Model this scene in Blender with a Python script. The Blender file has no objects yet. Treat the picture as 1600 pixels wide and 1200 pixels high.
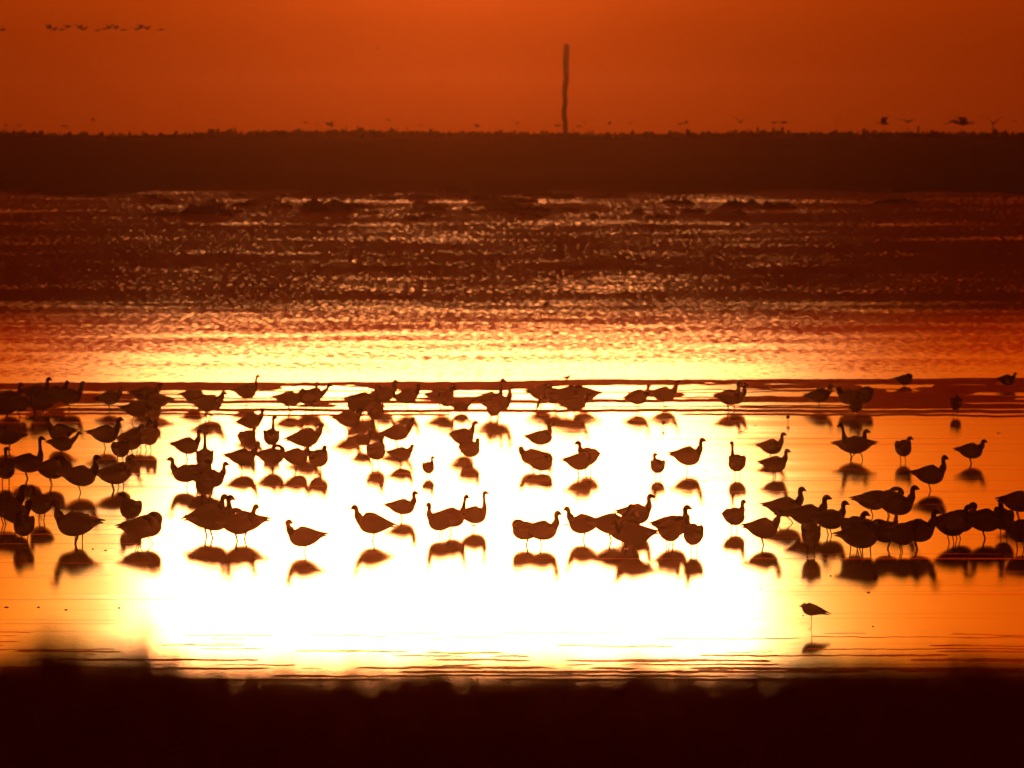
import bpy, math, random
import numpy as np
from mathutils import Vector, Matrix, noise as mnoise

random.seed(7)
rng = np.random.default_rng(7)
S = bpy.context.scene
COL = S.collection

# ------------------------------------------------------------------ camera
K = 0.015 / 1600.0            # radians per photo pixel
EYE = 7.0                     # metres above the mudflat
HORIZON = 207.0
PITCH = (600.0 - HORIZON) * K
cam_d = bpy.data.cameras.new("camera")
cam_d.sensor_width = 36.0
cam_d.lens = 36.0 / 0.015
cam_d.clip_start = 1.0
cam_d.clip_end = 80000.0
cam_d.dof.use_dof = True
cam_d.dof.focus_distance = 1080.0
cam_d.dof.aperture_fstop = 2.4 / 0.060
cam = bpy.data.objects.new("camera", cam_d)
cam.location = (0, 0, EYE)
cam.rotation_euler = (math.pi / 2 - PITCH, 0, 0)
COL.objects.link(cam)
S.camera = cam


def dist(py):
    return EYE / ((py - HORIZON) * K)


Y_FLAT = EYE / ((467.0 - HORIZON) * K)      # beyond here the wet flat climbs gently to the far shore
SLOPE = 0.00311
Y_SHORE, Y_CREST = 4000.0, 4500.0


def far_dist(py):
    """distance of the sloping wet flat seen at photo row py"""
    if py >= 467:
        return dist(py)
    return (EYE + SLOPE * Y_FLAT) / (SLOPE + (py - HORIZON) * K)


def far_at(px, py):
    d = far_dist(py)
    return Vector(((px - 800.0) * K * d, d, max(0.0, SLOPE * (d - Y_FLAT))))


def at(px, py, z=0.0):
    """point where the line of sight through a photo pixel meets height z"""
    d = (EYE - z) / ((py - HORIZON) * K)
    return Vector(((px - 800.0) * K * d, d, z))


def above(px, py, d):
    """point at distance d seen at a photo pixel (for things in the air)"""
    return Vector(((px - 800.0) * K * d, d, EYE + (HORIZON - py) * K * d))


# ------------------------------------------------------------------ sun, sky, exposure
SUN_AZ = (707.0 - 800.0) * K
SUN_EL = (HORIZON + 560.0) * K
SUNDIR = Vector((SUN_AZ, 1.0, SUN_EL)).normalized()
SUN_L = Vector((16.0, 4.4, 0.98))          # radiance of the disc, as exposed
R_SUN = 0.0046
sun_d = bpy.data.lights.new("sun", "SUN")
sun_d.angle = 2 * R_SUN
sun_d.energy = SUN_L.x * math.pi * R_SUN * R_SUN
sun_d.color = (1.0, SUN_L.y / SUN_L.x, SUN_L.z / SUN_L.x)
sun = bpy.data.objects.new("sun", sun_d)
sun.rotation_euler = (-SUNDIR).to_track_quat('-Z', 'Y').to_euler()
sun.location = (0, 0, 50)
COL.objects.link(sun)

W = bpy.data.worlds.new("World")
S.world = W
W.use_nodes = True
wt = W.node_tree
wt.nodes.clear()


class NT:
    """small helper to write node graphs"""

    def __init__(self, tree):
        self.t = tree

    def n(self, kind, **kw):
        nd = self.t.nodes.new(kind)
        for k, v in kw.items():
            if k.startswith("i_"):
                key = k[2:]
                key = int(key) if key.isdigit() else key.replace("_", " ")
                if hasattr(v, "is_linked") or isinstance(v, bpy.types.NodeSocket):
                    self.t.links.new(v, nd.inputs[key])
                else:
                    nd.inputs[key].default_value = v
            else:
                setattr(nd, k, v)
        return nd

    def m(self, op, a, b=None, c=None, clamp=False):
        nd = self.t.nodes.new("ShaderNodeMath")
        nd.operation = op
        nd.use_clamp = clamp
        for i, v in enumerate((a, b, c)):
            if v is None:
                continue
            if isinstance(v, bpy.types.NodeSocket):
                self.t.links.new(v, nd.inputs[i])
            else:
                nd.inputs[i].default_value = v
        return nd.outputs[0]

    def vm(self, op, a, b=None):
        nd = self.t.nodes.new("ShaderNodeVectorMath")
        nd.operation = op
        for i, v in enumerate((a, b)):
            if v is None:
                continue
            if isinstance(v, bpy.types.NodeSocket):
                self.t.links.new(v, nd.inputs[i])
            else:
                nd.inputs[i].default_value = v
        return nd

    def link(self, a, b):
        self.t.links.new(a, b)


g = NT(wt)
tc = g.n("ShaderNodeTexCoord")
dirv = g.vm("NORMALIZE", tc.outputs["Generated"]).outputs[0]
dd = g.vm("LENGTH", g.vm("SUBTRACT", dirv, tuple(SUNDIR)).outputs[0]).outputs["Value"]
# glow of the air round the sun: three falls of a gaussian-like skirt
# light just off the disc, swallowed by the thick air close to the skyline
sepz = g.n("ShaderNodeSeparateXYZ")
g.link(dirv, sepz.inputs[0])
clear = g.n("ShaderNodeMapRange", interpolation_type='SMOOTHSTEP', i_1=0.0021, i_2=0.0062, i_3=0.0, i_4=1.0)
g.link(sepz.outputs[2], clear.inputs[0])
off = g.m("MAXIMUM", g.m("SUBTRACT", dd, 0.0045), 0.0)


def skirt(length, amp):
    return g.m("MULTIPLY", g.m("MULTIPLY", g.m("POWER", math.e, g.m("DIVIDE", off, -length)), amp), clear.outputs[0])


rim = g.n("ShaderNodeCombineXYZ")
g.link(skirt(0.0018, 1.55), rim.inputs[0])
g.link(g.m("ADD", skirt(0.0008, 1.5), skirt(0.0026, 0.14)), rim.inputs[1])
g.link(skirt(0.0005, 0.7), rim.inputs[2])
e1 = g.m("POWER", math.e, g.m("MULTIPLY", -1.0, g.m("POWER", g.m("DIVIDE", dd, 0.0078), 2.0)))
e2 = g.m("POWER", math.e, g.m("MULTIPLY", -1.0, g.m("POWER", g.m("DIVIDE", dd, 0.014), 1.2)))
e3 = g.m("POWER", math.e, g.m("MULTIPLY", -1.0, g.m("DIVIDE", dd, 0.16)))


def scale_col(f, col):
    nd = g.n("ShaderNodeVectorMath", operation="SCALE")
    nd.inputs[0].default_value = col
    g.link(f, nd.inputs["Scale"])
    return nd.outputs[0]


glow = g.vm("ADD", scale_col(e1, (0.06, 0.012, 0.0002)), scale_col(e2, (0.34, 0.033, 0.0001))).outputs[0]
dim = g.n("ShaderNodeMapRange", interpolation_type='SMOOTHSTEP', i_1=0.0005, i_2=0.0048, i_3=0.68, i_4=2.1)
g.link(sepz.outputs[2], dim.inputs[0])
sc_n = g.n("ShaderNodeVectorMath", operation="SCALE")
g.link(glow, sc_n.inputs[0])
g.link(dim.outputs[0], sc_n.inputs["Scale"])
glow = g.vm("ADD", sc_n.outputs[0], scale_col(e3, (0.07, 0.004, 0.0002))).outputs[0]
sky = g.n("ShaderNodeTexSky", sky_type="NISHITA", sun_disc=False)
sky.sun_elevation = SUN_EL
sky.sun_rotation = SUN_AZ
sky.dust_density = 4.0
skyc = g.vm("MULTIPLY", sky.outputs[0], (0.20, 0.009, 0.0008)).outputs[0]
tot = g.vm("ADD", g.vm("ADD", glow, skyc).outputs[0], rim.outputs[0]).outputs[0]
bg = g.n("ShaderNodeBackground", i_Strength=1.0, i_Color=tot)
wo = g.n("ShaderNodeOutputWorld")
g.link(bg.outputs[0], wo.inputs[0])

S.view_settings.view_transform = 'Standard'
S.view_settings.look = 'None'
S.view_settings.exposure = 0.0
S.view_settings.gamma = 1.0
cy = S.cycles
cy.max_bounces = 6
cy.glossy_bounces = 4
cy.diffuse_bounces = 2
cy.volume_bounces = 2
cy.transparent_max_bounces = 4
cy.sample_clamp_indirect = 0.0
cy.sample_clamp_direct = 0.0
cy.blur_glossy = 0.0
cy.caustics_reflective = True
cy.use_denoising = True
try:
    cy.denoiser = 'OPENIMAGEDENOISE'
except Exception:
    pass
cy.use_adaptive_sampling = False
S.render.film_transparent = False


# ------------------------------------------------------------------ helpers
def material(name):
    m = bpy.data.materials.new(name)
    m.use_nodes = True
    m.node_tree.nodes.clear()
    h = NT(m.node_tree)
    h.out = h.n("ShaderNodeOutputMaterial")
    return m, h


def mesh_obj(name, verts, faces, mats, parent=None, smooth=False, mat_index=None, loc=(0, 0, 0)):
    me = bpy.data.meshes.new(name)
    me.from_pydata([tuple(v) for v in verts], [], faces)
    for m in (mats if isinstance(mats, (list, tuple)) else [mats]):
        me.materials.append(m)
    if mat_index is not None:
        me.polygons.foreach_set("material_index", mat_index)
    if smooth:
        me.polygons.foreach_set("use_smooth", [True] * len(me.polygons))
    me.update()
    o = bpy.data.objects.new(name, me)
    o.location = loc
    COL.objects.link(o)
    if parent:
        o.parent = parent
    return o


def tag(o, label=None, cat=None, group=None, kind=None):
    if label: o["label"] = label
    if cat: o["category"] = cat
    if group: o["group"] = group
    if kind: o["kind"] = kind
    return o


def grid(xs, ys, hf):
    X, Y = np.meshgrid(xs, ys)
    Z = hf(X, Y)
    V = np.stack([X.ravel(), Y.ravel(), Z.ravel()], 1)
    nx, ny = len(xs), len(ys)
    i = np.arange(nx - 1)[None, :] + nx * np.arange(ny - 1)[:, None]
    i = i.ravel()
    F = np.stack([i, i + 1, i + 1 + nx, i + nx], 1)
    return V, F.tolist()


def vnoise1(x, seed=0, octaves=4, pers=0.5):
    """smooth 1-d value noise, vectorised"""
    x = np.asarray(x, float)
    out = np.zeros_like(x)
    a = 1.0
    tot_ = 0.0
    for o in range(octaves):
        r = np.random.default_rng(seed * 131 + o).random(4096)
        xx = x * (2 ** o) + 1000.3 * (o + 1)
        i = np.floor(xx).astype(int)
        f = xx - i
        f = f * f * (3 - 2 * f)
        out += a * (r[i % 4096] * (1 - f) + r[(i + 1) % 4096] * f)
        tot_ += a
        a *= pers
    return out / tot_


# ------------------------------------------------------------------ materials of the setting
def reflective(h, alpha, body, fres_ior=1.33, aniso=0.0):
    """calm wet surface: mirror by Fresnel over a dark body colour"""
    gl = h.n("ShaderNodeBsdfGlossy", distribution="BECKMANN")
    gl.inputs["Color"].default_value = (0.97, 0.97, 0.97, 1)
    if aniso:
        gl.inputs["Anisotropy"].default_value = aniso
        tg = h.n("ShaderNodeCombineXYZ")
        tg.inputs[1].default_value = 1.0
        h.link(tg.outputs[0], gl.inputs["Tangent"])
    rough = h.m("SQRT", alpha) if isinstance(alpha, bpy.types.NodeSocket) else math.sqrt(alpha)
    if isinstance(rough, float):
        gl.inputs["Roughness"].default_value = rough
    else:
        h.link(rough, gl.inputs["Roughness"])
    df = h.n("ShaderNodeBsdfDiffuse")
    df.inputs["Color"].default_value = (*body, 1)
    fr = h.n("ShaderNodeFresnel", i_IOR=fres_ior)
    mx = h.n("ShaderNodeMixShader")
    h.link(fr.outputs[0], mx.inputs[0])
    h.link(df.outputs[0], mx.inputs[1])
    h.link(gl.outputs[0], mx.inputs[2])
    return mx.outputs[0]


def worldpos(h):
    ge = h.n("ShaderNodeNewGeometry")
    sp = h.n("ShaderNodeSeparateXYZ")
    h.link(ge.outputs["Position"], sp.inputs[0])
    return ge.outputs["Position"], sp.outputs[0], sp.outputs[1]


def stretched(h, pos, sx, sy, detail=4.0, rough=0.55, off=0.0):
    mp = h.n("ShaderNodeMapping")
    mp.inputs["Scale"].default_value = (sx, sy, 1)
    mp.inputs["Location"].default_value = (off, off * 1.7, off)
    h.link(pos, mp.inputs["Vector"])
    nz = h.n("ShaderNodeTexNoise")
    nz.noise_dimensions = '2D'
    nz.inputs["Scale"].default_value = 1.0
    nz.inputs["Detail"].default_value = detail
    nz.inputs["Roughness"].default_value = rough
    h.link(mp.outputs[0], nz.inputs["Vector"])
    return nz.outputs["Fac"]


# shallow tidal pool: flat calm film of water
m_pool, h = material("calm_water")
pos, wx, wy = worldpos(h)
n1 = stretched(h, pos, 0.05, 0.035, 3)
a_ = h.m("ADD", 0.0022, h.m("MULTIPLY", h.m("MULTIPLY", n1, n1), 0.0075))
calm = reflective(h, a_, (0.03, 0.022, 0.016), aniso=0.86)
ruf = reflective(h, 0.15, (0.03, 0.022, 0.016))
# faint breaths of wind: thin bars where the film is ruffled
nb = stretched(h, pos, 0.05, 0.13, 6, 0.62, 31.0)
bars = h.n("ShaderNodeMapRange", i_1=0.575, i_2=0.68, i_3=0.0, i_4=0.32)
h.link(nb, bars.inputs[0])
mx = h.n("ShaderNodeMixShader")
h.link(bars.outputs[0], mx.inputs[0])
h.link(calm, mx.inputs[1])
h.link(ruf, mx.inputs[2])
h.link(mx.outputs[0], h.out.inputs[0])

ANISO = 0.76
# open water: ruffled, with calmer glinting lanes
m_sea, h = material("rippled_water")
pos, wx, wy = worldpos(h)
BANDS = [(299, 0.0), (306, 0.06), (311, 0.22), (315, 0.22), (317, 0.16), (330, 0.12), (345, 0.05), (350, 0.26), (354, 0.06), (368, 0.08),
         (373, 0.22), (379, 0.06), (391, 0.04), (394, 0.17), (398, 0.03), (426, 0.03), (440, 0.16), (453, 0.20),
         (458, 0.01), (467, 0.02), (471, 0.19), (500, 0.24), (512, 0.30), (522, 0.38), (545, 0.54), (568, 0.72), (588, .95)]
inv = h.m("DIVIDE", 1000.0, wy)
cr = h.n("ShaderNodeFloatCurve")
cv = cr.mapping
c = cv.curves[0]
lo, hi = 1000.0 / far_dist(290), 1000.0 / dist(600)
pts = [((1000.0 / far_dist(p) - lo) / (hi - lo), v) for p, v in BANDS]
c.points[0].location = (0, 0)
c.points[1].location = (1, 1)
for q in pts:
    c.points.new(*q)
for p_ in c.points:
    p_.handle_type = 'VECTOR'
cv.update()
mr = h.n("ShaderNodeMapRange", i_1=lo, i_2=hi, i_3=0.0, i_4=1.0)
h.link(inv, mr.inputs[0])
h.link(mr.outputs[0], cr.inputs["Value"])
cover = cr.outputs[0]
s1 = stretched(h, pos, 3.6, 0.14, 5, 0.64)
s2 = stretched(h, pos, 0.12, 0.016, 3, 0.55, 11.0)
sp_ = h.m("ADD", h.m("MULTIPLY", s1, 0.72), h.m("MULTIPLY", s2, 0.28))
thr = h.m("SUBTRACT", 0.66, h.m("MULTIPLY", cover, 0.30))
mask = h.n("ShaderNodeMapRange", i_3=0.0, i_4=1.0)
h.link(sp_, mask.inputs[0])
h.link(h.m("SUBTRACT", thr, 0.05), mask.inputs[1])
h.link(h.m("ADD", thr, 0.09), mask.inputs[2])
al = h.n("ShaderNodeMapRange", i_1=1750.0, i_2=2900.0, i_3=0.023, i_4=0.034)
h.link(wy, al.inputs[0])
glint = reflective(h, al.outputs[0], (0.012, 0.010, 0.009), aniso=ANISO)
dark_w = reflective(h, 0.12, (0.012, 0.010, 0.009))
mudn = h.n("ShaderNodeBsdfDiffuse")
mudn.inputs["Color"].default_value = (0.06, 0.045, 0.035, 1)
muddy = h.n("ShaderNodeMapRange", i_1=1950.0, i_2=2750.0, i_3=0.50, i_4=0.97)
h.link(wy, muddy.inputs[0])
mm = h.n("ShaderNodeMixShader")
h.link(muddy.outputs[0], mm.inputs[0])
h.link(dark_w, mm.inputs[1])
h.link(mudn.outputs[0], mm.inputs[2])
dark = mm.outputs[0]
mx = h.n("ShaderNodeMixShader")
h.link(mask.outputs[0], mx.inputs[0])
h.link(dark, mx.inputs[1])
h.link(glint, mx.inputs[2])
h.link(mx.outputs[0], h.out.inputs[0])


def ground_mat(name, col1, col2, scale, alpha, spec):
    m, h = material(name)
    pos, wx, wy = worldpos(h)
    nz = stretched(h, pos, scale, scale * 0.4, 6, 0.6)
    mixc = h.n("ShaderNodeMix", data_type='RGBA')
    mixc.inputs[6].default_value = (*col1, 1)
    mixc.inputs[7].default_value = (*col2, 1)
    h.link(nz, mixc.inputs[0])
    df = h.n("ShaderNodeBsdfDiffuse")
    h.link(mixc.outputs[2], df.inputs[0])
    gl = h.n("ShaderNodeBsdfGlossy", distribution="BECKMANN")
    gl.inputs["Color"].default_value = (0.9, 0.9, 0.9, 1)
    gl.inputs["Roughness"].default_value = math.sqrt(alpha)
    mx = h.n("ShaderNodeMixShader")
    h.link(h.m("MULTIPLY", nz, spec * 2.0), mx.inputs[0])
    h.link(df.outputs[0], mx.inputs[1])
    h.link(gl.outputs[0], mx.inputs[2])
    h.link(mx.outputs[0], h.out.inputs[0])
    return m


m_wet = ground_mat("wet_sand", (0.10, 0.075, 0.05), (0.17, 0.13, 0.09), 1.3, 0.10, 0.10)
m_fore = ground_mat("wet_rippled_sand", (0.10, 0.075, 0.05), (0.17, 0.13, 0.09), 1.3, 0.012, 0.75)
m_mud = ground_mat("dark_mud", (0.05, 0.04, 0.03), (0.08, 0.06, 0.045), 0.02, 0.3, 0.0)
m_bank = ground_mat("turf", (0.04, 0.045, 0.02), (0.07, 0.06, 0.03), 2.0, 0.4, 0.0)

# ------------------------------------------------------------------ the setting
Y_NEAR = dist(1075)


def flat(name, x0, x1, y0, y1, z, mat):
    return tag(mesh_obj(name, [(x0, y0, z), (x1, y0, z), (x1, y1, z), (x0, y1, z)], [(0, 1, 2, 3)], mat), kind="structure")


# one mud sheet under everything, out to the far side
flat("ground", -1500, 1500, -80, 7800, -0.06, m_mud)
flat("tidal_pool", -400, 400, 330, dist(600), 0.0, m_pool)
V, F = grid(np.linspace(-900, 900, 3), np.array([dist(600), Y_FLAT, Y_SHORE + 160]), lambda X, Y: np.maximum(0, SLOPE * (Y - Y_FLAT)))
tag(mesh_obj("sea", V, F, m_sea), kind="structure")

# far shore: low dark land that rises from the water's edge to the skyline
fx = np.concatenate([np.linspace(-900, -60, 60)[:-1], np.linspace(-60, 60, 300), np.linspace(60, 900, 60)[1:]])
fy = np.concatenate([np.linspace(3900, 4600, 36), np.linspace(4700, 7700, 12)])
Z_SHORE = SLOPE * (Y_SHORE - Y_FLAT)


def far_h(X, Y):
    t = np.clip((Y - Y_SHORE) / (Y_CREST - Y_SHORE), -0.4, 1)
    n = vnoise1(X * 0.045 + Y * 0.004, 5, 4)
    return Z_SHORE + t * (6.74 - Z_SHORE) + (n - 0.5) * .10 * np.clip(t, 0, 1) + (vnoise1(X * .22, 8, 4) - .5) * .8 * np.exp(-(t / .12) ** 2) + .06 * np.exp(-(t / .12) ** 2)


V, F = grid(fx, fy, far_h)
tag(mesh_obj("far_shore", V, F, m_mud, smooth=True), kind="structure")

# ragged fringe added along the far skyline, shaped to imitate heat shimmer
vs, fs = [], []
for i in range(9000):
    x = random.uniform(-75, 75)
    y = random.uniform(4480, 4525)
    k = vnoise1(np.array([x * 0.09]), 9, 5)[0]
    hgt = max(0.03, random.gauss(0.07, 0.11) + (k - 0.42) * 0.7) * random.uniform(.35, 1.0)
    w = random.uniform(0.03, 0.28)
    lean = random.uniform(-0.25, 0.25)
    b = len(vs)
    z0 = 6.5
    if random.random() < .06:
        hgt += random.uniform(.05, .35)
        w *= .4
    top = 6.73 + hgt
    yy = random.uniform(0.05, 0.3)
    vs += [(x - w, y, z0), (x + w, y + yy, z0), (x + w * .6 + lean, y + yy, top - random.uniform(0, .06)), (x + lean, y, top), (x - w * .7 + lean * .5, y, top - random.uniform(.01, .1)),
           (x, y + .5, z0)]
    fs += [(b, b + 1, b + 2, b + 3, b + 4), (b + 1, b + 5, b + 2), (b + 5, b, b + 4)]
shimmer_fringe = mesh_obj("shimmer_fringe", vs, fs, m_mud)
tag(shimmer_fringe, "ragged fringe added along the far shore skyline to imitate heat shimmer", "shimmer_fringe", kind="stuff")


# sandbar and foreshore: real relief a few centimetres high, its hollows under the water level
def ridge_field(ridges, xs, ys, seed, fq=1.0, right=0.0, base=0.05):
    """ridges: list of (photo y at left, at right, half width in px, height m, patchiness)"""
    def hf(X, Y):
        P = HORIZON + EYE / (Y * K)
        H = np.full_like(X, -base)
        for i, (yl, yr, hw, hg, patch) in enumerate(ridges):
            u = (X / 10.5 + 1) * 0.5
            cl = yl + (yr - yl) * np.clip(u, -2, 3) + (vnoise1(X * fq * 0.22 + 77, seed + i, 4) - 0.5) * 4.5 \
                + (vnoise1(X * fq * 2.3, seed + i + 30, 4) - 0.5) * 2.4
            wv = hw * (0.55 + 0.9 * vnoise1(X * fq * 0.4, seed + 60 + i, 4)) + (vnoise1(X * fq * 3.1, seed + 99 + i, 3) - .5) * 1.0
            t = 1 - np.abs(P - cl) / np.maximum(wv, 0.3)
            side = np.clip((u - .70) * 5, 0, 1) + np.clip((.10 - u) * 8, 0, 1)
            keep = np.clip((vnoise1(X * fq * 0.26 + i * 13, seed + 120 + i, 3) - patch + right * side) * 9, -1, 1)
            top = -base + (hg + base) * np.clip(t, 0, 1) ** 0.6 * np.clip(keep, 0, 1)
            H = np.maximum(H, top)
        return H
    V, F = grid(xs, ys, hf)
    return V, F


bar = [(601, 595, 5.0, .055, -1), (604, 599, 2.5, .035, .25), (611, 608, 1.6, .02, .2), (617, 613, 1.4, .02, .3), (622, 621, 1.6, .025, .2),
       (629, 627, 3.6, .05, .1), (634, 634, 1.3, .02, .45), (641, 643, 3.2, .045, .12), (647, 649, 2.2, .03, .2), (612, 609, 6.5, .07, .60), (634, 634, 6.0, .06, .62), (624, 622, 5.0, .06, .66), (634, 632, 7.0, .05, .80), (616, 612, 7.0, .06, .80),
       (606, 604, 5.0, .045, .52), (618, 616, 6.0, .05, .60), (638, 636, 4.0, .03, .6)]
xs = np.concatenate([np.linspace(-60, -12, 60)[:-1], np.arange(-12, 12, 0.06), np.linspace(12, 60, 60)])
P = np.arange(586.0, 653.0, 0.35)
ys = EYE / ((P - HORIZON) * K)
V, F = ridge_field(bar, xs, ys[::-1], 3, 1.0, .27)
tag(mesh_obj("sandbar", V, F, m_wet, smooth=True), kind="structure")

fore = []
rf = random.Random(12)
yy_ = 986.0
while yy_ < 1062:
    k = (yy_ - 986) / 70.0
    hw = rf.uniform(.8, 1.8) + 1.9 * min(k, 1.3) * rf.uniform(.4, 1.3)
    fore.append((yy_, yy_ + rf.uniform(1, 9) * (1 - .7 * min(k, 1)), hw, .002 + .005 * min(k, 1.2) * rf.uniform(.6, 1.3), rf.uniform(.36, .60) - .04 * min(k, 1)))
    yy_ += rf.uniform(3.0, 6.0) + hw * .6
P = np.arange(975.0, 1110.0, 0.6)
ys = EYE / ((P - HORIZON) * K)
xs = np.concatenate([np.linspace(-40, -7, 40)[:-1], np.arange(-7, 7, 0.035), np.linspace(7, 40, 40)])
V, F = ridge_field([(a, b, c_, d_, e_) for a, b, c_, d_, e_ in fore], xs, ys[::-1], 41, 2.2, .05, .004)
tag(mesh_obj("foreshore", V, F, m_fore, smooth=True), kind="structure")

# grassy dyke the camera looks across
bx = np.linspace(-60, 60, 121)
by = np.array([-30, -5, 0, 10, 30, 60, 90, 110, 125, 135, 142, 148, 155, 165, 180, 200, 230, 300])
bz = np.interp(by, [-30, 0, 60, 110, 140, 150, 180, 230, 300], [5.2, 5.4, 5.575, 5.725, 5.81, 5.79, 4.6, 1.5, -0.4])
V, F = grid(bx, by.astype(float), lambda X, Y: np.interp(Y, by, bz) + (vnoise1(X * 1.1, 70, 3) - .5) * 0.012)
tag(mesh_obj("bank", V, F, m_bank, smooth=True), kind="structure")

m_grass, h = material("grass_blades")
df = h.n("ShaderNodeBsdfDiffuse")
oi = h.n("ShaderNodeNewGeometry")
mixc = h.n("ShaderNodeMix", data_type='RGBA')
mixc.inputs[6].default_value = (0.16, 0.11, 0.05, 1)
mixc.inputs[7].default_value = (0.34, 0.22, 0.11, 1)
h.link(oi.outputs["Random Per Island"], mixc.inputs[0])
h.link(mixc.outputs[2], df.inputs[0])
tl = h.n("ShaderNodeBsdfTranslucent")
h.link(mixc.outputs[2], tl.inputs[0])
mx = h.n("ShaderNodeMixShader", i_0=0.5)
h.link(df.outputs[0], mx.inputs[1])
h.link(tl.outputs[0], mx.inputs[2])
h.link(mx.outputs[0], h.out.inputs[0])

vs, fs = [], []


def blade(x, y, z, ht, w, lean, ang):
    b = len(vs)
    dx, dy = math.cos(ang) * w, math.sin(ang) * w
    lx, ly = lean * math.cos(ang + 1.2), lean * math.sin(ang + 1.2)
    vs.extend([(x - dx, y - dy, z), (x + dx, y + dy, z), (x + dx * .8 + lx * .3, y + dy * .8 + ly * .3, z + ht * .55),
               (x - dx * .8 + lx * .3, y - dy * .8 + ly * .3, z + ht * .55), (x + lx, y + ly, z + ht)])
    fs.extend([(b, b + 1, b + 2, b + 3), (b + 3, b + 2, b + 4)])


def bank_z(y):
    return float(np.interp(y, by, bz))


def tuft_gain(x):
    """how far the sward stands up, across the crest (x in metres, 1.3 mm per photo pixel)"""
    px = 800 + x / (K * 142.0)
    gpk = 0.0
    for c0, w0, a0 in ((60, 50, .040), (215, 38, .055), (130, 130, .030), (265, 25, .010), (780, 40, .010), (1010, 12, .012), (1290, 30, .014), (1400, 90, .006), (1560, 60, .016), (-250, 160, .03), (1900, 200, .03), (-900, 300, .03)):
        gpk += a0 * math.exp(-((px - c0) / w0) ** 2)
    return gpk


for i in range(52000):
    x = random.gauss(0, 1.6) if i % 5 else random.uniform(-9, 9)
    y = random.uniform(118, 149)
    ht = random.uniform(0.05, 0.115)
    if y > 136:
        ht = random.uniform(0.05, 0.105) + random.expovariate(1 / .014) + tuft_gain(x) * random.uniform(0, 1.7)
    blade(x, y, bank_z(y) - 0.02, ht, random.uniform(.0012, .003), random.uniform(0, .05), random.uniform(0, math.pi))
for i in range(9000):
    x = random.uniform(-2.2, 2.2)
    y = random.uniform(134, 146)
    blade(x, y, bank_z(y) - 0.02, 0.10 + min(.11, random.expovariate(1 / .026)), random.uniform(.0007, .0014), random.uniform(0, .05), random.uniform(0, math.pi))
for px, py, n in ((100, 955, 26), (97, 985, 40), (1008, 1018, 50), (1003, 1035, 50), (215, 1006, 60), (190, 1020, 50), (60, 1018, 50), (1290, 1034, 50), (776, 1036, 40), (800, 1044, 30), (1552, 1034, 40), (700, 1050, 20)):
    for i in range(n):
        y = random.uniform(138, 143)
        x = (px + random.gauss(0, 9) - 800) * K * y
        ztop = EYE - (py + abs(random.gauss(0, 14)) - HORIZON) * K * y
        z0 = bank_z(y) - .02
        ztop = z0 + (ztop - z0) * (1 - .75 * random.random() ** 1.3)
        blade(x, y, z0, ztop - z0, .0016, random.uniform(0, .03), random.uniform(-.4, .4))
gr = mesh_obj("grass", vs, fs, m_grass)
tag(gr, "dark blurred grass along the crest of the near bank", "grass", kind="stuff")


# ------------------------------------------------------------------ birds
def feather(name, col):
    m, h = material(name)
    ge = h.n("ShaderNodeTexCoord")
    nz = h.n("ShaderNodeTexNoise")
    nz.inputs["Scale"].default_value = 40.0
    h.link(ge.outputs["Object"], nz.inputs["Vector"])
    mc = h.n("ShaderNodeMix", data_type='RGBA')
    mc.inputs[6].default_value = (*[c * .7 for c in col], 1)
    mc.inputs[7].default_value = (*[c * 1.3 for c in col], 1)
    h.link(nz.outputs["Fac"], mc.inputs[0])
    pb = h.n("ShaderNodeBsdfPrincipled")
    h.link(mc.outputs[2], pb.inputs["Base Color"])
    pb.inputs["Roughness"].default_value = 0.8
    pb.inputs["Specular IOR Level"].default_value = 0.2
    h.link(pb.outputs[0], h.out.inputs[0])
    return m


M_BODY = feather("grey_brown_feathers", (0.09, 0.075, 0.06))
M_DARK = feather("black_feathers", (0.025, 0.022, 0.02))
M_PALE = feather("pale_feathers", (0.13, 0.11, 0.09))
M_LEG = feather("dark_skin", (0.04, 0.035, 0.03))


def catmull(P, n):
    P = np.array(P, float)
    Q = np.vstack([2 * P[0] - P[1], P, 2 * P[-1] - P[-2]])
    out = []
    for i in range(len(P) - 1):
        p0, p1, p2, p3 = Q[i], Q[i + 1], Q[i + 2], Q[i + 3]
        for k in range(n):
            t = k / n
            out.append(0.5 * ((2 * p1) + (-p0 + p2) * t + (2 * p0 - 5 * p1 + 4 * p2 - p3) * t * t + (-p0 + 3 * p1 - 3 * p2 + p3) * t ** 3))
    out.append(P[-1])
    return np.array(out)


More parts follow.
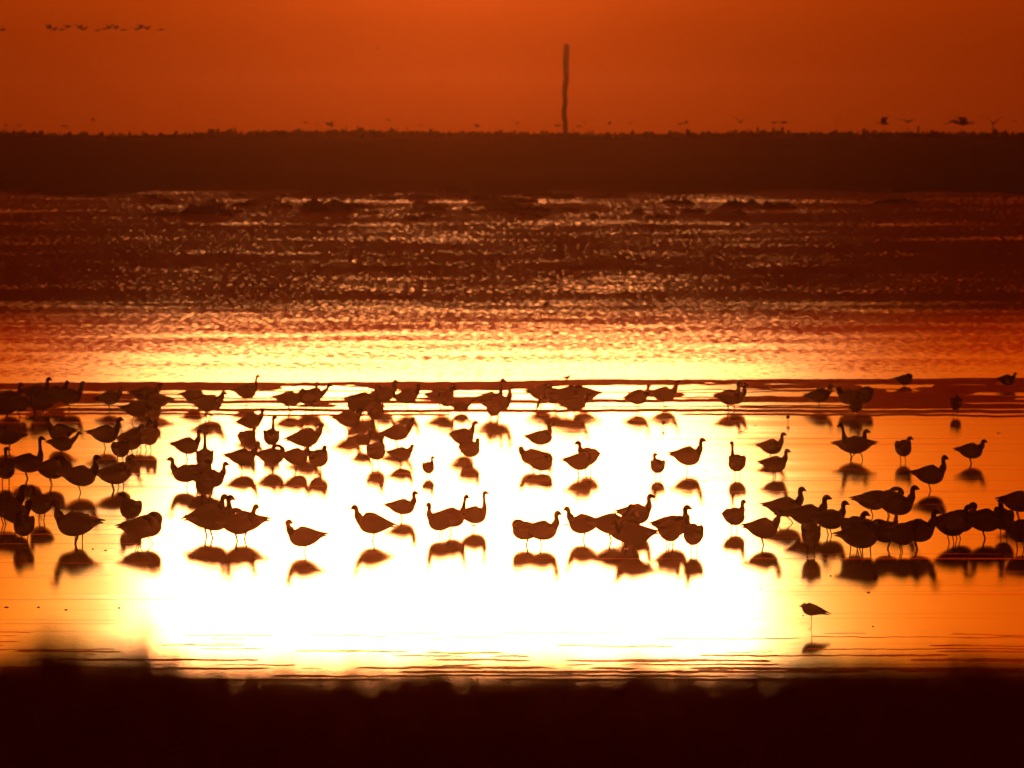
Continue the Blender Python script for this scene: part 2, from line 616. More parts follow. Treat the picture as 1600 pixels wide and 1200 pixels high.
class MB:
    def __init__(self):
        self.v, self.f, self.m = [], [], []

    def tube(self, rings, sides=12, mat=0, n=3, mat_fn=None):
        """rings: (x, y, z, half width, half height); one continuous loft along the path"""
        R = catmull(rings, n)
        R[:, 3:] = np.maximum(R[:, 3:], 0.002)
        C = R[:, :3]
        T = np.gradient(C, axis=0)
        T /= np.linalg.norm(T, axis=1)[:, None] + 1e-9
        side = np.array([0, 1.0, 0])
        b = len(self.v)
        for i in range(len(C)):
            side = side - T[i] * np.dot(side, T[i])
            if np.linalg.norm(side) < 1e-4:
                side = np.cross(T[i], [0, 0, 1.0])
            side /= np.linalg.norm(side)
            up = np.cross(T[i], side)
            for k in range(sides):
                a = 2 * math.pi * k / sides
                self.v.append(tuple(C[i] + side * math.cos(a) * R[i, 3] + up * math.sin(a) * R[i, 4]))
        nr = len(C)
        for i in range(nr - 1):
            for k in range(sides):
                a0 = b + i * sides + k
                a1 = b + i * sides + (k + 1) % sides
                self.f.append((a0, a1, a1 + sides, a0 + sides))
                self.m.append(mat_fn(i / (nr - 1)) if mat_fn else mat)
        self.f.append(tuple(b + k for k in range(sides))[::-1])
        self.m.append(mat_fn(0) if mat_fn else mat)
        self.f.append(tuple(b + (nr - 1) * sides + k for k in range(sides)))
        self.m.append(mat_fn(1) if mat_fn else mat)

    def mesh(self, name, mats):
        me = bpy.data.meshes.new(name)
        me.from_pydata(self.v, [], self.f)
        for m in mats:
            me.materials.append(m)
        me.polygons.foreach_set("material_index", self.m)
        me.polygons.foreach_set("use_smooth", [True] * len(me.polygons))
        me.update()
        return me


NECKS = {
    # rings from the base of the neck to the tip of the bill
    "alert": [(.235, 0, .44, .062, .066), (.262, 0, .52, .036, .040), (.268, 0, .60, .025, .027), (.272, 0, .68, .022, .023), (.276, 0, .75, .023, .024), (.290, 0, .795, .028, .030), (.322, 0, .808, .030, .031), (.352, 0, .800, .020, .021), (.382, 0, .788, .011, .013), (.405, 0, .780, .005, .006)],
    "up": [(.235, 0, .43, .064, .068), (.270, 0, .50, .042, .046), (.285, 0, .57, .029, .031), (.285, 0, .63, .025, .027), (.292, 0, .68, .028, .030), (.318, 0, .712, .032, .034), (.350, 0, .708, .027, .028), (.382, 0, .692, .014, .016), (.412, 0, .678, .006, .007)],
    "short": [(.225, 0, .425, .070, .075), (.268, 0, .475, .052, .056), (.285, 0, .525, .038, .040), (.292, 0, .565, .033, .035), (.315, 0, .592, .034, .036), (.348, 0, .588, .028, .030), (.382, 0, .570, .014, .016), (.412, 0, .555, .006, .007)],
    "forward": [(.235, 0, .41, .062, .068), (.300, 0, .455, .042, .046), (.355, 0, .505, .030, .032), (.395, 0, .555, .026, .028), (.425, 0, .590, .029, .031), (.458, 0, .595, .028, .029), (.492, 0, .578, .014, .016), (.520, 0, .562, .006, .007)],
    "low": [(.245, 0, .36, .060, .066), (.325, 0, .335, .040, .046), (.385, 0, .27, .028, .031), (.418, 0, .19, .025, .027), (.435, 0, .12, .027, .029), (.452, 0, .075, .027, .029), (.470, 0, .035, .014, .016), (.480, 0, .008, .006, .007)],
    "preen": [(.225, 0, .43, .066, .070), (.262, .01, .50, .042, .046), (.250, .03, .57, .029, .032), (.205, .05, .615, .026, .028), (.145, .065, .612, .029, .030), (.100, .075, .585, .031, .031), (.068, .075, .550, .024, .024), (.045, .07, .515, .012, .013), (.030, .06, .490, .006, .006)],
    "rest": [(.205, 0, .42, .074, .078), (.232, .01, .475, .058, .060), (.215, .03, .525, .044, .046), (.165, .045, .545, .038, .040), (.115, .05, .540, .036, .037), (.070, .05, .525, .028, .028), (.040, .045, .510, .014, .014), (.018, .04, .500, .006, .006)],
}
BODY = [(-.415, 0, .372, .014, .007), (-.35, 0, .378, .040, .020), (-.27, 0, .382, .078, .058), (-.17, 0, .370, .118, .108), (-.05, 0, .360, .144, .146), (.07, 0, .362, .148, .158), (.165, 0, .385, .124, .136)]
BODY_TILT = [(-.395, 0, .30, .014, .007), (-.33, 0, .318, .040, .020), (-.26, 0, .330, .078, .058), (-.16, 0, .342, .118, .106), (-.05, 0, .352, .144, .144), (.07, 0, .374, .146, .154), (.165, 0, .402, .122, .132)]


VAR = [(1.0, 0.0, 0), (.86, .012, 38), (1.14, -.012, -30), (.78, .02, 150), (1.0, .03, -62)]


def goose_mesh(neck, stance, var=0):
    mb = MB()
    body = BODY_TILT if stance == "tilt" else BODY
    squash, thick = {"alert": (.86, 1.25), "up": (.70, 1.42), "short": (.80, 1.25), "forward": (.85, 1.25), "low": (1, 1.2), "preen": (.62, 1.3), "rest": (.8, 1.15)}[neck]
    LOW = 0.062
    rings = [(x * .90, y, z - LOW, a * 1.06, b * 1.14) for x, y, z, a, b in body]
    nk = []
    for i, (x, y, z, a, b) in enumerate(NECKS[neck]):
        t = thick if i > 0 else 1.12
        zz = (z if z < .47 else .47 + (z - .47) * squash) - (LOW if neck != "low" else LOW * max(0, z / .36))
        if zz > .42:
            zz = .42 + (zz - .42) * VAR[var][0]
            x += VAR[var][1] * (zz - .42) / .1
        nk.append((x * .90, y, zz, a * t, b * t))
    if neck in ("up", "alert", "short") and VAR[var][2]:
        yaw = math.radians(VAR[var][2])
        p0 = nk[-5]
        for q in range(-4, 0):
            x, y, z, a, b = nk[q]
            dx = x - p0[0]
            nk[q] = (p0[0] + dx * math.cos(yaw), dx * math.sin(yaw), z, a, b)
    rings += nk
    nb_, nt_ = len(body), len(rings)

    def mf(t):
        s = t * (nt_ - 1)
        return 2 if s < 2.2 else 0 if s < nb_ - .4 else 1 if s < nt_ - 2.6 else 3
    mb.tube(rings, 14, 0, 3, mf)
    dz = -0.05 if stance == "tilt" else 0.0
    # folded wings with crossed primaries over the tail
    for s in (-1, 1):
        mb.tube([(x * .90, y * 1.06, z - LOW + .008, a, b * 1.15) for x, y, z, a, b in [(.19, s * .075, .415, .012, .02), (.12, s * .118, .420, .020, .065), (0, s * .128, .405, .022, .088), (-.13, s * .112, .395 + dz * .3, .018, .072),
                 (-.26, s * .072, .402 + dz * .8, .012, .038), (-.37, s * .030, .405 + dz * 1.3, .008, .016), (-.445, s * .012, .398 + dz * 1.6, .004, .006)]], 8, 0, 3)
    # legs: thigh bulge, shank, three webbed toes
    for s in (-1, 1):
        fwd = {"stand": .0, "walk": .11 * s, "tilt": .0, "one": .0, "sit": 0.0}[stance]
        if stance == "one" and s == 1:
            mb.tube([(.02, s * .055, .22, .035, .045), (.03, s * .055, .165, .022, .026), (.0, s * .05, .145, .010, .010), (-.04, s * .045, .155, .008, .008)], 8, 3, 2)
            continue
        mb.tube([(.015, s * .060, .24, .050, .060), (.005 - fwd * .2, s * .060, .18, .028, .036), (-.010 + fwd * .3, s * .058, .14, .011, .012), (-.018 + fwd * .5, s * .057, .120, .010, .010),
                 (.0 + fwd * .9, s * .057, .062, .0082, .0082), (.012 + fwd, s * .057, .012, .0085, .0085)], 8, 3, 2)
        for a in (-.42, 0, .42):
            mb.tube([(.004 + fwd, s * .057, .012, .006, .006), (.012 + fwd + .04 * math.cos(a), s * .057 + .04 * math.sin(a), .006, .006, .005),
                     (.012 + fwd + .078 * math.cos(a), s * .057 + .078 * math.sin(a), .003, .003, .003)], 5, 3, 1)
        b = len(mb.v)
        mb.v += [(.008 + fwd, s * .057, .008)] + [(.012 + fwd + .062 * math.cos(a), s * .057 + .062 * math.sin(a), .004) for a in (-.42, 0, .42)] + [(.008 + fwd, s * .057, .004)]
        mb.f += [(b, b + 1, b + 2), (b, b + 2, b + 3), (b + 4, b + 2, b + 1), (b + 4, b + 3, b + 2)]
        mb.m += [3] * 4
    return mb.mesh("goose", [M_BODY, M_DARK, M_PALE, M_LEG])


_cache = {}


def goose_data(*key):
    if key not in _cache:
        _cache[key] = goose_mesh(*key)
    return _cache[key]


# zone, [(body centre x, feet y, heading in degrees (0 = to the right, 90 = away), neck, stance, scale)]
GEESE = {
    "at the sandbar's far left end": [
        (13, 642, 0, "up", "stand", 1.04), (56, 634, 0, "up", "stand", 1.02), (86, 632, 5, "up", "stand", .96), (108, 640, 0, "up", "stand", 1.0),
        (30, 652, 12, "low", "stand", 1.0), (66, 650, 170, "rest", "stand", 1.0), (10, 655, 175, "short", "stand", .95)],
    "on the sandbar's left part": [
        (171, 641, 0, "short", "tilt", 1.0), (228, 638, 10, "short", "stand", 1.06), (246, 645, 170, "rest", "stand", 1.0), (214, 660, 5, "low", "walk", 1.0), (240, 662, 80, "short", "stand", .95),
        (302, 636, 30, "low", "stand", .95), (322, 652, 0, "forward", "stand", 1.0), (328, 650, 15, "short", "stand", 1.03), (384, 631, 3, "alert", "one", .98)],
    "on the sandbar above the glare": [
        (452, 643, 10, "short", "stand", 1.0), (478, 640, 0, "up", "stand", 1.04), (489, 639, 0, "forward", "tilt", 1.0), (567, 646, 0, "up", "stand", 1.08), (561, 653, 170, "rest", "stand", 1.02),
        (598, 636, 0, "up", "tilt", 1.0), (586, 664, 75, "short", "stand", 1.06), (636, 640, 0, "up", "tilt", 1.04), (688, 640, 0, "short", "stand", 1.06), (697, 644, 60, "short", "stand", .96),
        (720, 645, 0, "forward", "sit", .72), (766, 648, 0, "alert", "stand", 1.06), (778, 652, 10, "up", "stand", 1.10), (772, 658, 100, "rest", "stand", 1.0)],
    "in the sandbar's middle huddle": [
        (845, 634, 0, "rest", "stand", 1.05), (868, 640, 170, "low", "stand", 1.0), (884, 643, 30, "rest", "stand", 1.1), (898, 650, 10, "short", "tilt", 1.0), (914, 636, 180, "rest", "stand", 1.0)],
    "on the sandbar's right part": [
        (996, 641, 20, "up", "tilt", 1.02), (1037, 636, 3, "up", "one", 1.0), (1138, 642, 0, "up", "stand", 1.0), (1147, 640, 3, "up", "stand", .98), (1280, 637, 5, "short", "tilt", .95),
        (1328, 640, 175, "short", "stand", 1.0), (1345, 638, 5, "rest", "stand", 1.0), (1337, 652, 80, "up", "stand", .9), (1493, 648, 80, "short", "stand", .8)],
    "behind the sandbar's right end": [(1413, 603, 10, "rest", "sit", .75), (1573, 604, 0, "short", "sit", .8)],
    "at the pool's left edge": [
        (95, 697, 180, "up", "stand", .98), (97, 712, 0, "forward", "stand", .86), (164, 701, 0, "up", "stand", 1.03), (14, 703, 170, "rest", "stand", .98), (42, 748, 8, "alert", "stand", 1.0),
        (9, 757, 95, "alert", "stand", .95), (80, 758, 5, "preen", "stand", 1.0), (125, 770, 0, "up", "stand", 1.06), (177, 766, 5, "up", "stand", .98), (189, 760, 50, "up", "stand", .95)],
    "in the cluster left of the glare": [
        (188, 722, 60, "short", "stand", .95), (203, 712, 50, "up", "stand", 1.0), (217, 703, 40, "up", "stand", 1.0), (232, 704, 55, "up", "stand", 1.0)],
    "at the pool's lower left": [
        (6, 820, 20, "up", "stand", 1.08), (24, 828, 5, "short", "stand", .95), (38, 848, 250, "short", "stand", .92), (65, 813, 125, "up", "stand", .92), (119, 850, 180, "up", "stand", 1.10), (123, 847, 100, "rest", "stand", 1.0),
        (205, 820, 115, "up", "stand", .93), (215, 852, 20, "rest", "stand", .9), (228, 850, 5, "rest", "walk", 1.0)],
    "at the left rim of the glare": [
        (292, 718, 0, "up", "stand", .92), (292, 762, 180, "up", "stand", .95), (320, 742, 85, "alert", "stand", 1.06), (313, 766, 60, "short", "stand", 1.05), (330, 770, 10, "up", "stand", .95), (321, 783, 100, "rest", "stand", 1.0)],
    "in the glare's upper left": [
        (392, 678, 5, "up", "tilt", .92), (386, 705, 60, "short", "stand", .9), (424, 704, 88, "alert", "stand", .95), (424, 733, 30, "preen", "stand", .92), (378, 735, 0, "up", "one", .9), (477, 708, 0, "up", "tilt", 1.04),
        (462, 735, 5, "short", "stand", .95), (497, 738, 70, "short", "stand", .98)],
    "in the glare's upper middle": [
        (544, 676, 0, "short", "one", .98), (566, 702, 20, "short", "stand", .75), (587, 727, 65, "up", "stand", .95), (620, 697, 0, "up", "tilt", .96), (626, 726, 15, "short", "stand", .78),
        (669, 745, 60, "up", "stand", .62), (723, 704, 40, "up", "stand", .95), (734, 722, 60, "short", "stand", .92)],
    "in the glare's upper right": [
        (842, 702, 20, "up", "stand", .82), (851, 700, 50, "up", "stand", .78), (833, 732, 160, "short", "stand", .86), (845, 738, 350, "rest", "sit", .8), (919, 736, 130, "up", "stand", .95), (904, 743, 10, "rest", "stand", .88),
        (1028, 746, 105, "up", "stand", .78), (1074, 737, 0, "up", "one", .97)],
    "at the glare's lower left": [
        (322, 838, 0, "up", "tilt", 1.05), (331, 841, 5, "up", "stand", 1.0), (370, 845, 5, "up", "stand", .98), (383, 842, 175, "rest", "stand", .95), (476, 864, 180, "up", "one", .90)],
    "in the glare's lower middle": [
        (583, 845, 180, "up", "tilt", .98), (628, 811, 10, "up", "stand", .76), (689, 838, 160, "up", "stand", .80), (704, 833, 10, "alert", "stand", .90), (740, 826, 20, "alert", "stand", .80),
        (823, 852, 170, "rest", "stand", .83), (846, 853, 0, "up", "stand", .90), (912, 843, 180, "up", "stand", .92), (954, 845, 0, "up", "stand", .93)],
    "in the dark pile in the glare": [(993, 828, 10, "up", "stand", .93), (984, 850, 80, "short", "stand", 1.0), (992, 862, 165, "short", "stand", .92), (975, 856, 20, "rest", "stand", .85)],
    "at the glare's right rim": [
        (1049, 848, 30, "up", "stand", .95), (1046, 856, 60, "short", "stand", .92), (1084, 862, 110, "up", "stand", .88), (1152, 745, 110, "alert", "stand", .92), (1147, 829, 50, "up", "stand", .85)],
    "right of the glare near the sandbar": [
        (1205, 717, 0, "up", "stand", .86), (1210, 745, 15, "up", "stand", .86), (1339, 718, 178, "alert", "walk", 1.05), (1330, 716, 0, "up", "stand", .95), (1411, 721, 60, "short", "stand", .85), (1517, 724, 5, "short", "stand", .88)],
    "in the water right of the glare": [
        (1453, 766, 0, "up", "stand", .98), (1226, 817, 0, "up", "walk", .98), (1192, 852, 0, "up", "stand", .94), (1262, 832, 0, "up", "stand", .98), (1296, 836, 30, "up", "stand", .92), (1267, 864, 85, "rest", "stand", .95)],
    "in the big dark right-hand huddle": [
        (1363, 806, 5, "low", "stand", .95), (1388, 806, 15, "preen", "stand", .92), (1401, 815, 5, "up", "stand", .95), (1334, 856, 60, "short", "stand", 1.02), (1354, 860, 100, "rest", "stand", 1.05), (1343, 868, 20, "rest", "stand", 1.0),
        (1388, 858, 170, "rest", "stand", .98), (1408, 862, 10, "short", "stand", .92), (1432, 858, 3, "up", "stand", 1.0)],
    "at the pool's right edge": [
        (1486, 848, 40, "up", "stand", 1.0), (1497, 842, 30, "up", "stand", .98), (1538, 842, 0, "up", "stand", 1.02), (1568, 838, 120, "rest", "stand", .95), (1591, 810, 5, "short", "stand", 1.0), (1594, 858, 60, "short", "stand", 1.0)],
}
POSE = {"alert": "neck straight up", "up": "head raised", "short": "neck drawn in", "forward": "head pushed forward", "low": "head lowered", "preen": "preening", "rest": "head tucked back"}
ORD = ["leftmost", "second from left", "third from left", "fourth from left", "fifth from left", "sixth from left", "seventh from left", "eighth from left", "ninth from left", "tenth from left",
       "eleventh from left", "twelfth from left", "thirteenth from left", "fourteenth from left", "fifteenth from left", "sixteenth from left", "seventeenth from left", "eighteenth from left", "nineteenth from left", "twentieth from left"]


def facing(a):
    a %= 360
    if a < 48 or a > 312: return "facing right"
    if 132 < a < 228: return "facing left"
    return "facing away" if a < 180 else "facing forward"


first = {}
for zone, birds in GEESE.items():
    order = sorted(range(len(birds)), key=lambda i: birds[i][0])
    for i, (px, py, hd, neck, stance, sc) in enumerate(birds):
        var = random.choice((0, 0, 1, 2, 2, 4, 3) if neck != "short" else (0, 1, 2, 3, 4))
        key = (neck, stance, var)
        if key not in first:
            o = bpy.data.objects.new("goose", goose_data(*key))
            first[key] = o
        else:
            o = first[key].copy()
        COL.objects.link(o)
        p = at(px, py)
        sc_ = 1.13 * sc * (1 + (random.random() - .5) * .04)
        z = (-0.004 if py < 655 else -0.020) if stance != "sit" else -0.09 * sc_
        o.location = (p.x, p.y, z)
        o.scale = (sc_ * random.uniform(.91, 1.07), sc_ * random.uniform(.95, 1.08), sc_ * random.uniform(.94, 1.05))
        o.rotation_euler = (0, 0, math.radians(hd + random.uniform(-6, 6)))
        rk = ORD[order.index(i)]
        tag(o, f"goose {facing(hd)}, {POSE[neck]}, {rk} {zone}", "goose", "dark geese standing " + ("on the sandbar" if "sandbar" in zone and "glare near" not in zone else "in the shallow pool"))


# ---- small waders
def wader_mesh(kind):
    mb = MB()
    if kind == "gull":
        rings = [(-.24, 0, .22, .006, .004), (-.18, 0, .235, .018, .010), (-.11, 0, .262, .040, .030), (-.03, 0, .285, .062, .056), (.05, 0, .300, .066, .066), (.105, 0, .325, .055, .060), (.125, 0, .355, .042, .044),
                 (.130, 0, .378, .036, .036), (.148, 0, .392, .032, .030), (.170, 0, .388, .020, .020), (.190, 0, .378, .008, .008), (.212, 0, .370, .003, .003)]
        leg = [(.035, .012, .25, .022, .026), (.030, .012, .21, .008, .009), (.025, .010, .10, .005, .005), (.03, .010, .008, .005, .005)]
        rings = [(x * .95, y, z - .02 - max(0, z - .33) * .75, a * 1.3, b * 1.32) for x, y, z, a, b in rings]
        mb.tube(rings, 12, 0, 3)
        for s in (-1, 1):
            mb.tube([(.09, s * .05, .31, .008, .02), (.02, s * .064, .305, .012, .042), (-.08, s * .045, .28, .010, .032), (-.18, s * .02, .245, .006, .012), (-.255, s * .008, .215, .003, .004)], 8, 0, 2)
        mb.tube(leg, 6, 3, 2)
        mb.tube([(.035, -.03, .25, .018, .02), (.05, -.03, .225, .008, .008), (.01, -.03, .215, .005, .005)], 6, 3, 2)
    else:
        rings = [(-.13, 0, .135, .006, .004), (-.09, 0, .14, .020, .014), (-.03, 0, .145, .040, .036), (.03, 0, .150, .044, .044), (.065, 0, .172, .030, .032), (.080, 0, .198, .022, .024), (.095, 0, .212, .020, .020),
                 (.115, 0, .210, .009, .010), (.15, 0, .200, .004, .004)]
        mb.tube(rings, 10, 0, 3)
        for s in (-1, 1):
            mb.tube([(.06, s * .03, .165, .006, .012), (.0, s * .043, .158, .008, .026), (-.08, s * .025, .148, .006, .014), (-.14, s * .008, .140, .003, .004)], 6, 0, 2)
            mb.tube([(.01, s * .018, .12, .010, .012), (.005, s * .018, .07, .004, .004), (.01, s * .018, .004, .004, .004)], 5, 3, 2)
    for a in (-.5, 0, .5):
        mb.tube([(.03, .01, .008, .004, .004), (.03 + .035 * math.cos(a), .01 + .035 * math.sin(a), .003, .003, .003)], 4, 3, 1)
    return mb.mesh("wader", [M_BODY, M_DARK, M_PALE, M_LEG])


me = wader_mesh("gull")
o = bpy.data.objects.new("gull", me)
COL.objects.link(o)
p = at(1271, 983)
o.location = (p.x, p.y, 0)
o.rotation_euler = (0, 0, math.radians(178))
o.scale = (1.0,) * 3
tag(o, "lone small gull standing on one leg, facing left, nearest bird at the lower right", "gull")
wm = wader_mesh("small")
for px, py, hd, sc, lab in ((885, 600, 10, 1.0, "tiny shorebird standing on the sandbar crest above the middle huddle"),
                            (1231, 661, 80, .95, "tiny round shorebird wading just below the sandbar, right of the glare"),
                            (1036, 669, 80, .85, "tiny round shorebird below the one-legged goose on the sandbar")):
    o = bpy.data.objects.new("shorebird", wm)
    COL.objects.link(o)
    p = at(px, py)
    o.location = (p.x, p.y, 0.03 if py < 610 else 0.0)
    o.rotation_euler = (0, 0, math.radians(hd))
    o.scale = (sc,) * 3
    tag(o, lab, "shorebird", "tiny shorebirds near the sandbar")


# ---- birds on the wing, far out
def flyer_mesh(flap):
    mb = MB()
    mb.tube([(-.34, 0, 0, .02, .008), (-.26, 0, .0, .05, .02), (-.12, 0, .0, .09, .07), (.05, 0, .0, .10, .09), (.18, 0, .01, .06, .06), (.30, 0, .03, .026, .028), (.42, 0, .05, .022, .024), (.48, 0, .055, .028, .03), (.53, 0, .05, .012, .012), (.57, 0, .045, .005, .005)], 10, 0, 2)
    for s in (-1, 1):
        a1, a2 = flap, flap * .4
        x, y, z = .05, s * .07, .03
        pts = [(x, y, z, .02, .14)]
        for k, (ln, a, ch) in enumerate(((.18, a1, .13), (.18, a1 * .8, .12), (.2, a2, .085), (.16, a2 * .6, .05), (.12, a2 * .4, .02))):
            y += s * ln * math.cos(a)
            z += ln * math.sin(a)
            x -= .03 * k
            pts.append((x, y, z, .012, ch))
        b = len(mb.v)
        # thin solid wing: leading and trailing edges with thickness
        for (x, y, z, th, ch) in pts:
            mb.v += [(x + ch, y, z + .004), (x, y, z + th + .004), (x - ch, y, z), (x, y, z - th * .4)]
        for k in range(len(pts) - 1):
            for q in range(4):
                c0 = b + k * 4 + q
                c1 = b + k * 4 + (q + 1) % 4
                mb.f.append((c0, c1, c1 + 4, c0 + 4))
                mb.m.append(1)
        e = b + (len(pts) - 1) * 4
        mb.f.append((e, e + 1, e + 2, e + 3))
        mb.m.append(1)
    return mb.mesh("flying_bird", [M_BODY, M_DARK, M_PALE, M_LEG])


FLY = [flyer_mesh(f) for f in (.9, .35, -.35, .6)]
skein = [(4, 47), (76, 44), (84, 46), (96, 46), (105, 42), (124, 44), (130, 46), (152, 47), (163, 45), (171, 44), (181, 44), (193, 46), (214, 46), (219, 44), (230, 45), (251, 46)]
for i, (px, py) in enumerate(skein):
    o = bpy.data.objects.new("flying_bird", FLY[(i * 7 + 1) % 4])
    COL.objects.link(o)
    o.location = above(px, py, 3500 + (i * 37 % 11) * 8)
    o.rotation_euler = (0, 0, math.radians(15 + (i * 53) % 40))
    o.scale = (.62 if i in (6, 12, 9) else .52,) * 3
    tag(o, f"dark flying bird, {['first', 'second', 'third', 'fourth', 'fifth', 'sixth', 'seventh', 'eighth', 'ninth', 'tenth', 'eleventh', 'twelfth', 'thirteenth', 'fourteenth', 'fifteenth', 'sixteenth'][i]} from the left in the high line at upper left", "flying bird", "line of birds flying at the upper left")
low_f = [(9, 197, .5), (30, 196, .9), (101, 197, .9), (145, 188, .6), (339, 191, .8), (478, 192, .6), (496, 193, .5), (513, 194, 1.3), (519, 197, .8), (607, 188, .8), (658, 196, .6), (745, 198, .8), (809, 193, 1.2), (872, 197, .8),
         (904, 197, .8), (914, 191, .9), (953, 194, .6), (984, 193, .8), (1065, 193, .9), (1072, 192, .6), (1157, 191, 1.4), (1209, 192, .7), (1224, 191, .9), (1307, 190, .7), (1382, 193, 1.4), (1418, 190, 1.3), (1493, 190, 1.7),
         (1504, 193, 1.9), (1552, 193, 1.4), (1587, 190, .5), (590, 75, .6)]
for i, (px, py, sc) in enumerate(low_f):
    o = bpy.data.objects.new("flying_bird", FLY[(i * 5) % 4])
    COL.objects.link(o)
    o.location = above(px, py, 4050 + (i * 29 % 13) * 25)
    o.rotation_euler = (0, 0, math.radians((i * 67) % 180 + 0))
    o.scale = (.74 * sc,) * 3
    if py < 100:
        tag(o, "single tiny bird high in the sky left of the tall pole", "flying bird")
    else:
        side = "left of the pole" if px < 884 else "right of the pole"
        mem = [q for q in low_f if q[1] > 100 and (q[0] < 884) == (px < 884)]
        k = sorted(mem, key=lambda q: abs(q[0] - 884)).index((px, py, sc)) + 1
        nm = ["nearest to it", "second from it", "third from it", "fourth from it", "fifth from it", "sixth from it", "seventh from it", "eighth from it", "ninth from it", "tenth from it", "eleventh from it", "twelfth from it", "thirteenth from it", "fourteenth from it", "fifteenth from it", "sixteenth from it", "seventeenth from it"][k - 1]
        tag(o, f"dark bird low over the skyline {side}, {nm}", "flying bird", "birds low over the skyline")

# ---- tall leaning navigation pole on the far shore
D_POLE = 4515.0
root = bpy.data.objects.new("marker_pole", None)
COL.objects.link(root)
base = above(881.5, 212, D_POLE)
root.location = base
tag(root, "tall thin dark pole leaning slightly right on the far shore skyline", "marker pole")
topp = above(885.5, 72, D_POLE) - base
pxm = K * D_POLE * 1.18
mb = MB()
mb.tube([(0, 0, -1.0, 4 * pxm, 4 * pxm), (topp.x * .12 + .05, 0, topp.z * .12, 3.2 * pxm, 3.2 * pxm), (topp.x * .25 - .06, 0, topp.z * .25, 3.4 * pxm, 3.4 * pxm), (topp.x * .38 + .01, 0, topp.z * .38, 3.1 * pxm, 3.1 * pxm), (topp.x * .5 - .05, 0, topp.z * .5, 3.6 * pxm, 3.6 * pxm), (topp.x * .65 + .03, 0, topp.z * .65, 3.6 * pxm, 3.6 * pxm), (topp.x * .8 - .03, 0, topp.z * .8, 4 * pxm, 4 * pxm), (topp.x, 0, topp.z, 4.2 * pxm, 4.2 * pxm)], 12, 1, 4)
o = bpy.data.objects.new("post", mb.mesh("post", [M_BODY, M_DARK, M_PALE, M_LEG]))
COL.objects.link(o)
o.parent = root
mb = MB()
mb.tube([(0, 0, -.15, .17, .17), (0, 0, -.02, .22, .22), (0.015, 0, .10, .19, .19), (0.03, 0, .17, .07, .07)], 10, 1, 2)
o = bpy.data.objects.new("topmark", mb.mesh("topmark", [M_BODY, M_DARK, M_PALE, M_LEG]))
COL.objects.link(o)
o.parent = root
o.location = topp

# ---- low dark clumps out in the glinting water
CL = [(318, 335, 62, 26), (382, 321, 34, 9), (437, 325, 34, 13), (404, 296, 42, 8), (510, 331, 74, 27), (582, 334, 14, 8), (560, 323, 30, 7), (662, 311, 46, 11), (678, 329, 34, 10), (706, 302, 42, 16), (770, 313, 60, 11),
      (806, 330, 94, 15), (855, 306, 70, 9), (886, 328, 30, 9), (728, 330, 12, 12), (640, 345, 24, 12), (928, 338, 14, 8), (996, 332, 16, 10), (1060, 318, 44, 10), (950, 308, 50, 8), (1158, 323, 58, 14), (1150, 336, 26, 10), (1215, 325, 50, 13),
      (150, 306, 30, 9), (235, 310, 26, 9), (770, 410, 12, 8), (1400, 318, 60, 10), (594, 466, 8, 10), (854, 478, 10, 9)]
rc = random.Random(4)
for _ in range(30):
    CL.append((rc.choice((rc.uniform(240, 900), rc.uniform(240, 1250))), rc.uniform(303, 340), rc.uniform(14, 60), rc.uniform(5, 9)))
for i, (px, py, w, hh) in enumerate(CL):
    w *= 1.2
    D = far_dist(py)
    pm = K * D
    rr = random.Random(i + 50)
    Wd, Hg = w * pm, hh * pm
    nx_, ny_ = 48, 14
    xs_ = np.linspace(-.5, .5, nx_)
    ys_ = np.linspace(-.5, .5, ny_)
    off = i * 17.3

    def hf(X, Y):
        r = np.clip(1 - (np.abs(X * 2) ** 2.6) - (np.abs(Y * 2) ** 2), 0, 1) ** .5
        n = vnoise1(X * 7 + off, 200 + i, 3)
        n2 = vnoise1(X * 22 + Y * 5 + off, 300 + i, 3)
        return np.where(r > 0, Hg * r * (.25 + .55 * n + .55 * n2 * n2) - .02, -.04)
    V, F = grid(xs_, ys_, hf)
    V[:, 0] *= Wd
    V[:, 1] *= Wd * 1.3
    V[:, 2] += V[:, 1] * (SLOPE if py < 460 else 0)
    p = far_at(px, py)
    o = mesh_obj("mussel_bed", V, F, m_mud, loc=p)
    tag(o, None, "mussel bed", "low dark clumps in the far water")
bed = [q for q in COL.objects if q.name.startswith("mussel_bed")]
rows = {"nearest the far shore": [], "in the second row": [], "in the middle row": [], "in the fourth row": [], "in the front row": [], "alone nearer the camera": []}
for o, (px, py, w, hh) in zip(bed, CL):
    k = "nearest the far shore" if py < 310 else "in the second row" if py < 318 else "in the middle row" if py < 325 else "in the fourth row" if py < 331 else "in the front row" if py < 350 else "alone nearer the camera"
    rows[k].append((px, w, o))
for k, lst in rows.items():
    lst.sort(key=lambda q: q[0])
    for j, (px, w, o) in enumerate(lst):
        size = "long" if w > 55 else "small" if w < 28 else "middling"
        o["label"] = f"{size} low dark clump in the far water {k}, {ORD[j]}"

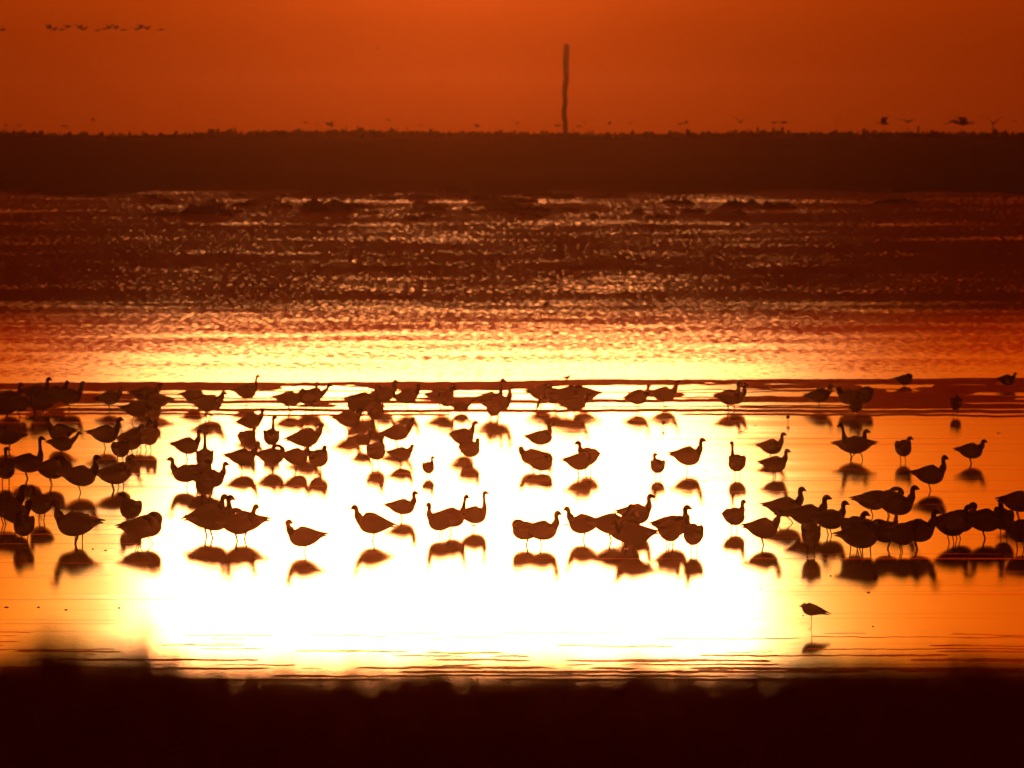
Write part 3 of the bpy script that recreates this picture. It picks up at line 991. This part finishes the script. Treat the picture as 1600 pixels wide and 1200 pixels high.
# ---- lumps of mud and weed lying in the pool
for i, (px, py, w) in enumerate(((10, 949, 9), (60, 949, 6), (103, 953, 6), (186, 950, 6), (1357, 926, 7), (1188, 921, 3), (885, 820, 12), (741, 821, 11), (302, 872, 8), (1101, 752, 6), (1364, 979, 4), (1298, 900, 4), (1255, 962, 3),
                                 (1048, 664, 7), (937, 664, 5), (1103, 736, 5), (1159, 674, 8), (1560, 677, 8), (528, 597, 8), (1180, 665, 5), (165, 860, 6), (145, 858, 4))):
    pm = K * dist(py)
    mb = MB()
    ww = w * pm * .42
    mb.tube([(-ww, 0, .0, ww * .2, .004), (-ww * .5, 0.01, .002, ww * .5, .007), (ww * .1, -.01, .003, ww * .6, .011), (ww * .6, .01, .002, ww * .4, .006), (ww, 0, .0, ww * .15, .003)], 8, 1, 2)
    o = bpy.data.objects.new("mud_lump", mb.mesh("mud_lump", [M_BODY, M_DARK, M_PALE, M_LEG]))
    COL.objects.link(o)
    o.location = at(px, py)
    where = f"{'left' if px < 330 else 'right' if px > 1150 else 'middle'} of the pool, {'near the sandbar' if py < 700 else 'among the geese' if py < 900 else 'nearer than the geese'}"
    tag(o, f"tiny dark lump in the {where}, number {i + 1}", "mud lump", "tiny dark lumps in the pool")
lump = [q for q in COL.objects if q.name.startswith("mud_lump")]
groups_ = {}
for o in lump:
    groups_.setdefault(o["label"].rsplit(", number", 1)[0], []).append(o)
for lab, lst in groups_.items():
    lst.sort(key=lambda q: q.location.x / q.location.y)
    for j, o in enumerate(lst):
        o["label"] = lab if len(lst) == 1 else f"{lab}, {ORD[j]}"

# ------------------------------------------------------------------ haze
HAZE = 0.000026
G = 0.999
m_haze, h = material("haze")
pv = h.n("ShaderNodeVolumePrincipled")
pv.inputs["Color"].default_value = (0.97, 0.46, 0.25, 1)
pv.inputs["Density"].default_value = HAZE
pv.inputs["Anisotropy"].default_value = G
h.link(pv.outputs[0], h.out.inputs["Volume"])
x0, x1, y0, y1, z0, z1 = -1600, 1600, -100, 8000, -1.2, 13.4
hv = [(x, y, z) for z in (z0, z1) for y in (y0, y1) for x in (x0, x1)]
hf_ = [(0, 2, 3, 1), (4, 5, 7, 6), (0, 1, 5, 4), (2, 6, 7, 3), (0, 4, 6, 2), (1, 3, 7, 5)]
hz = mesh_obj("haze", hv, hf_, m_haze)  # haze volume added to imitate lens glare veiling the geese
tag(hz, "thin warm haze over the whole flat, added to imitate lens glare", "haze", kind="stuff")
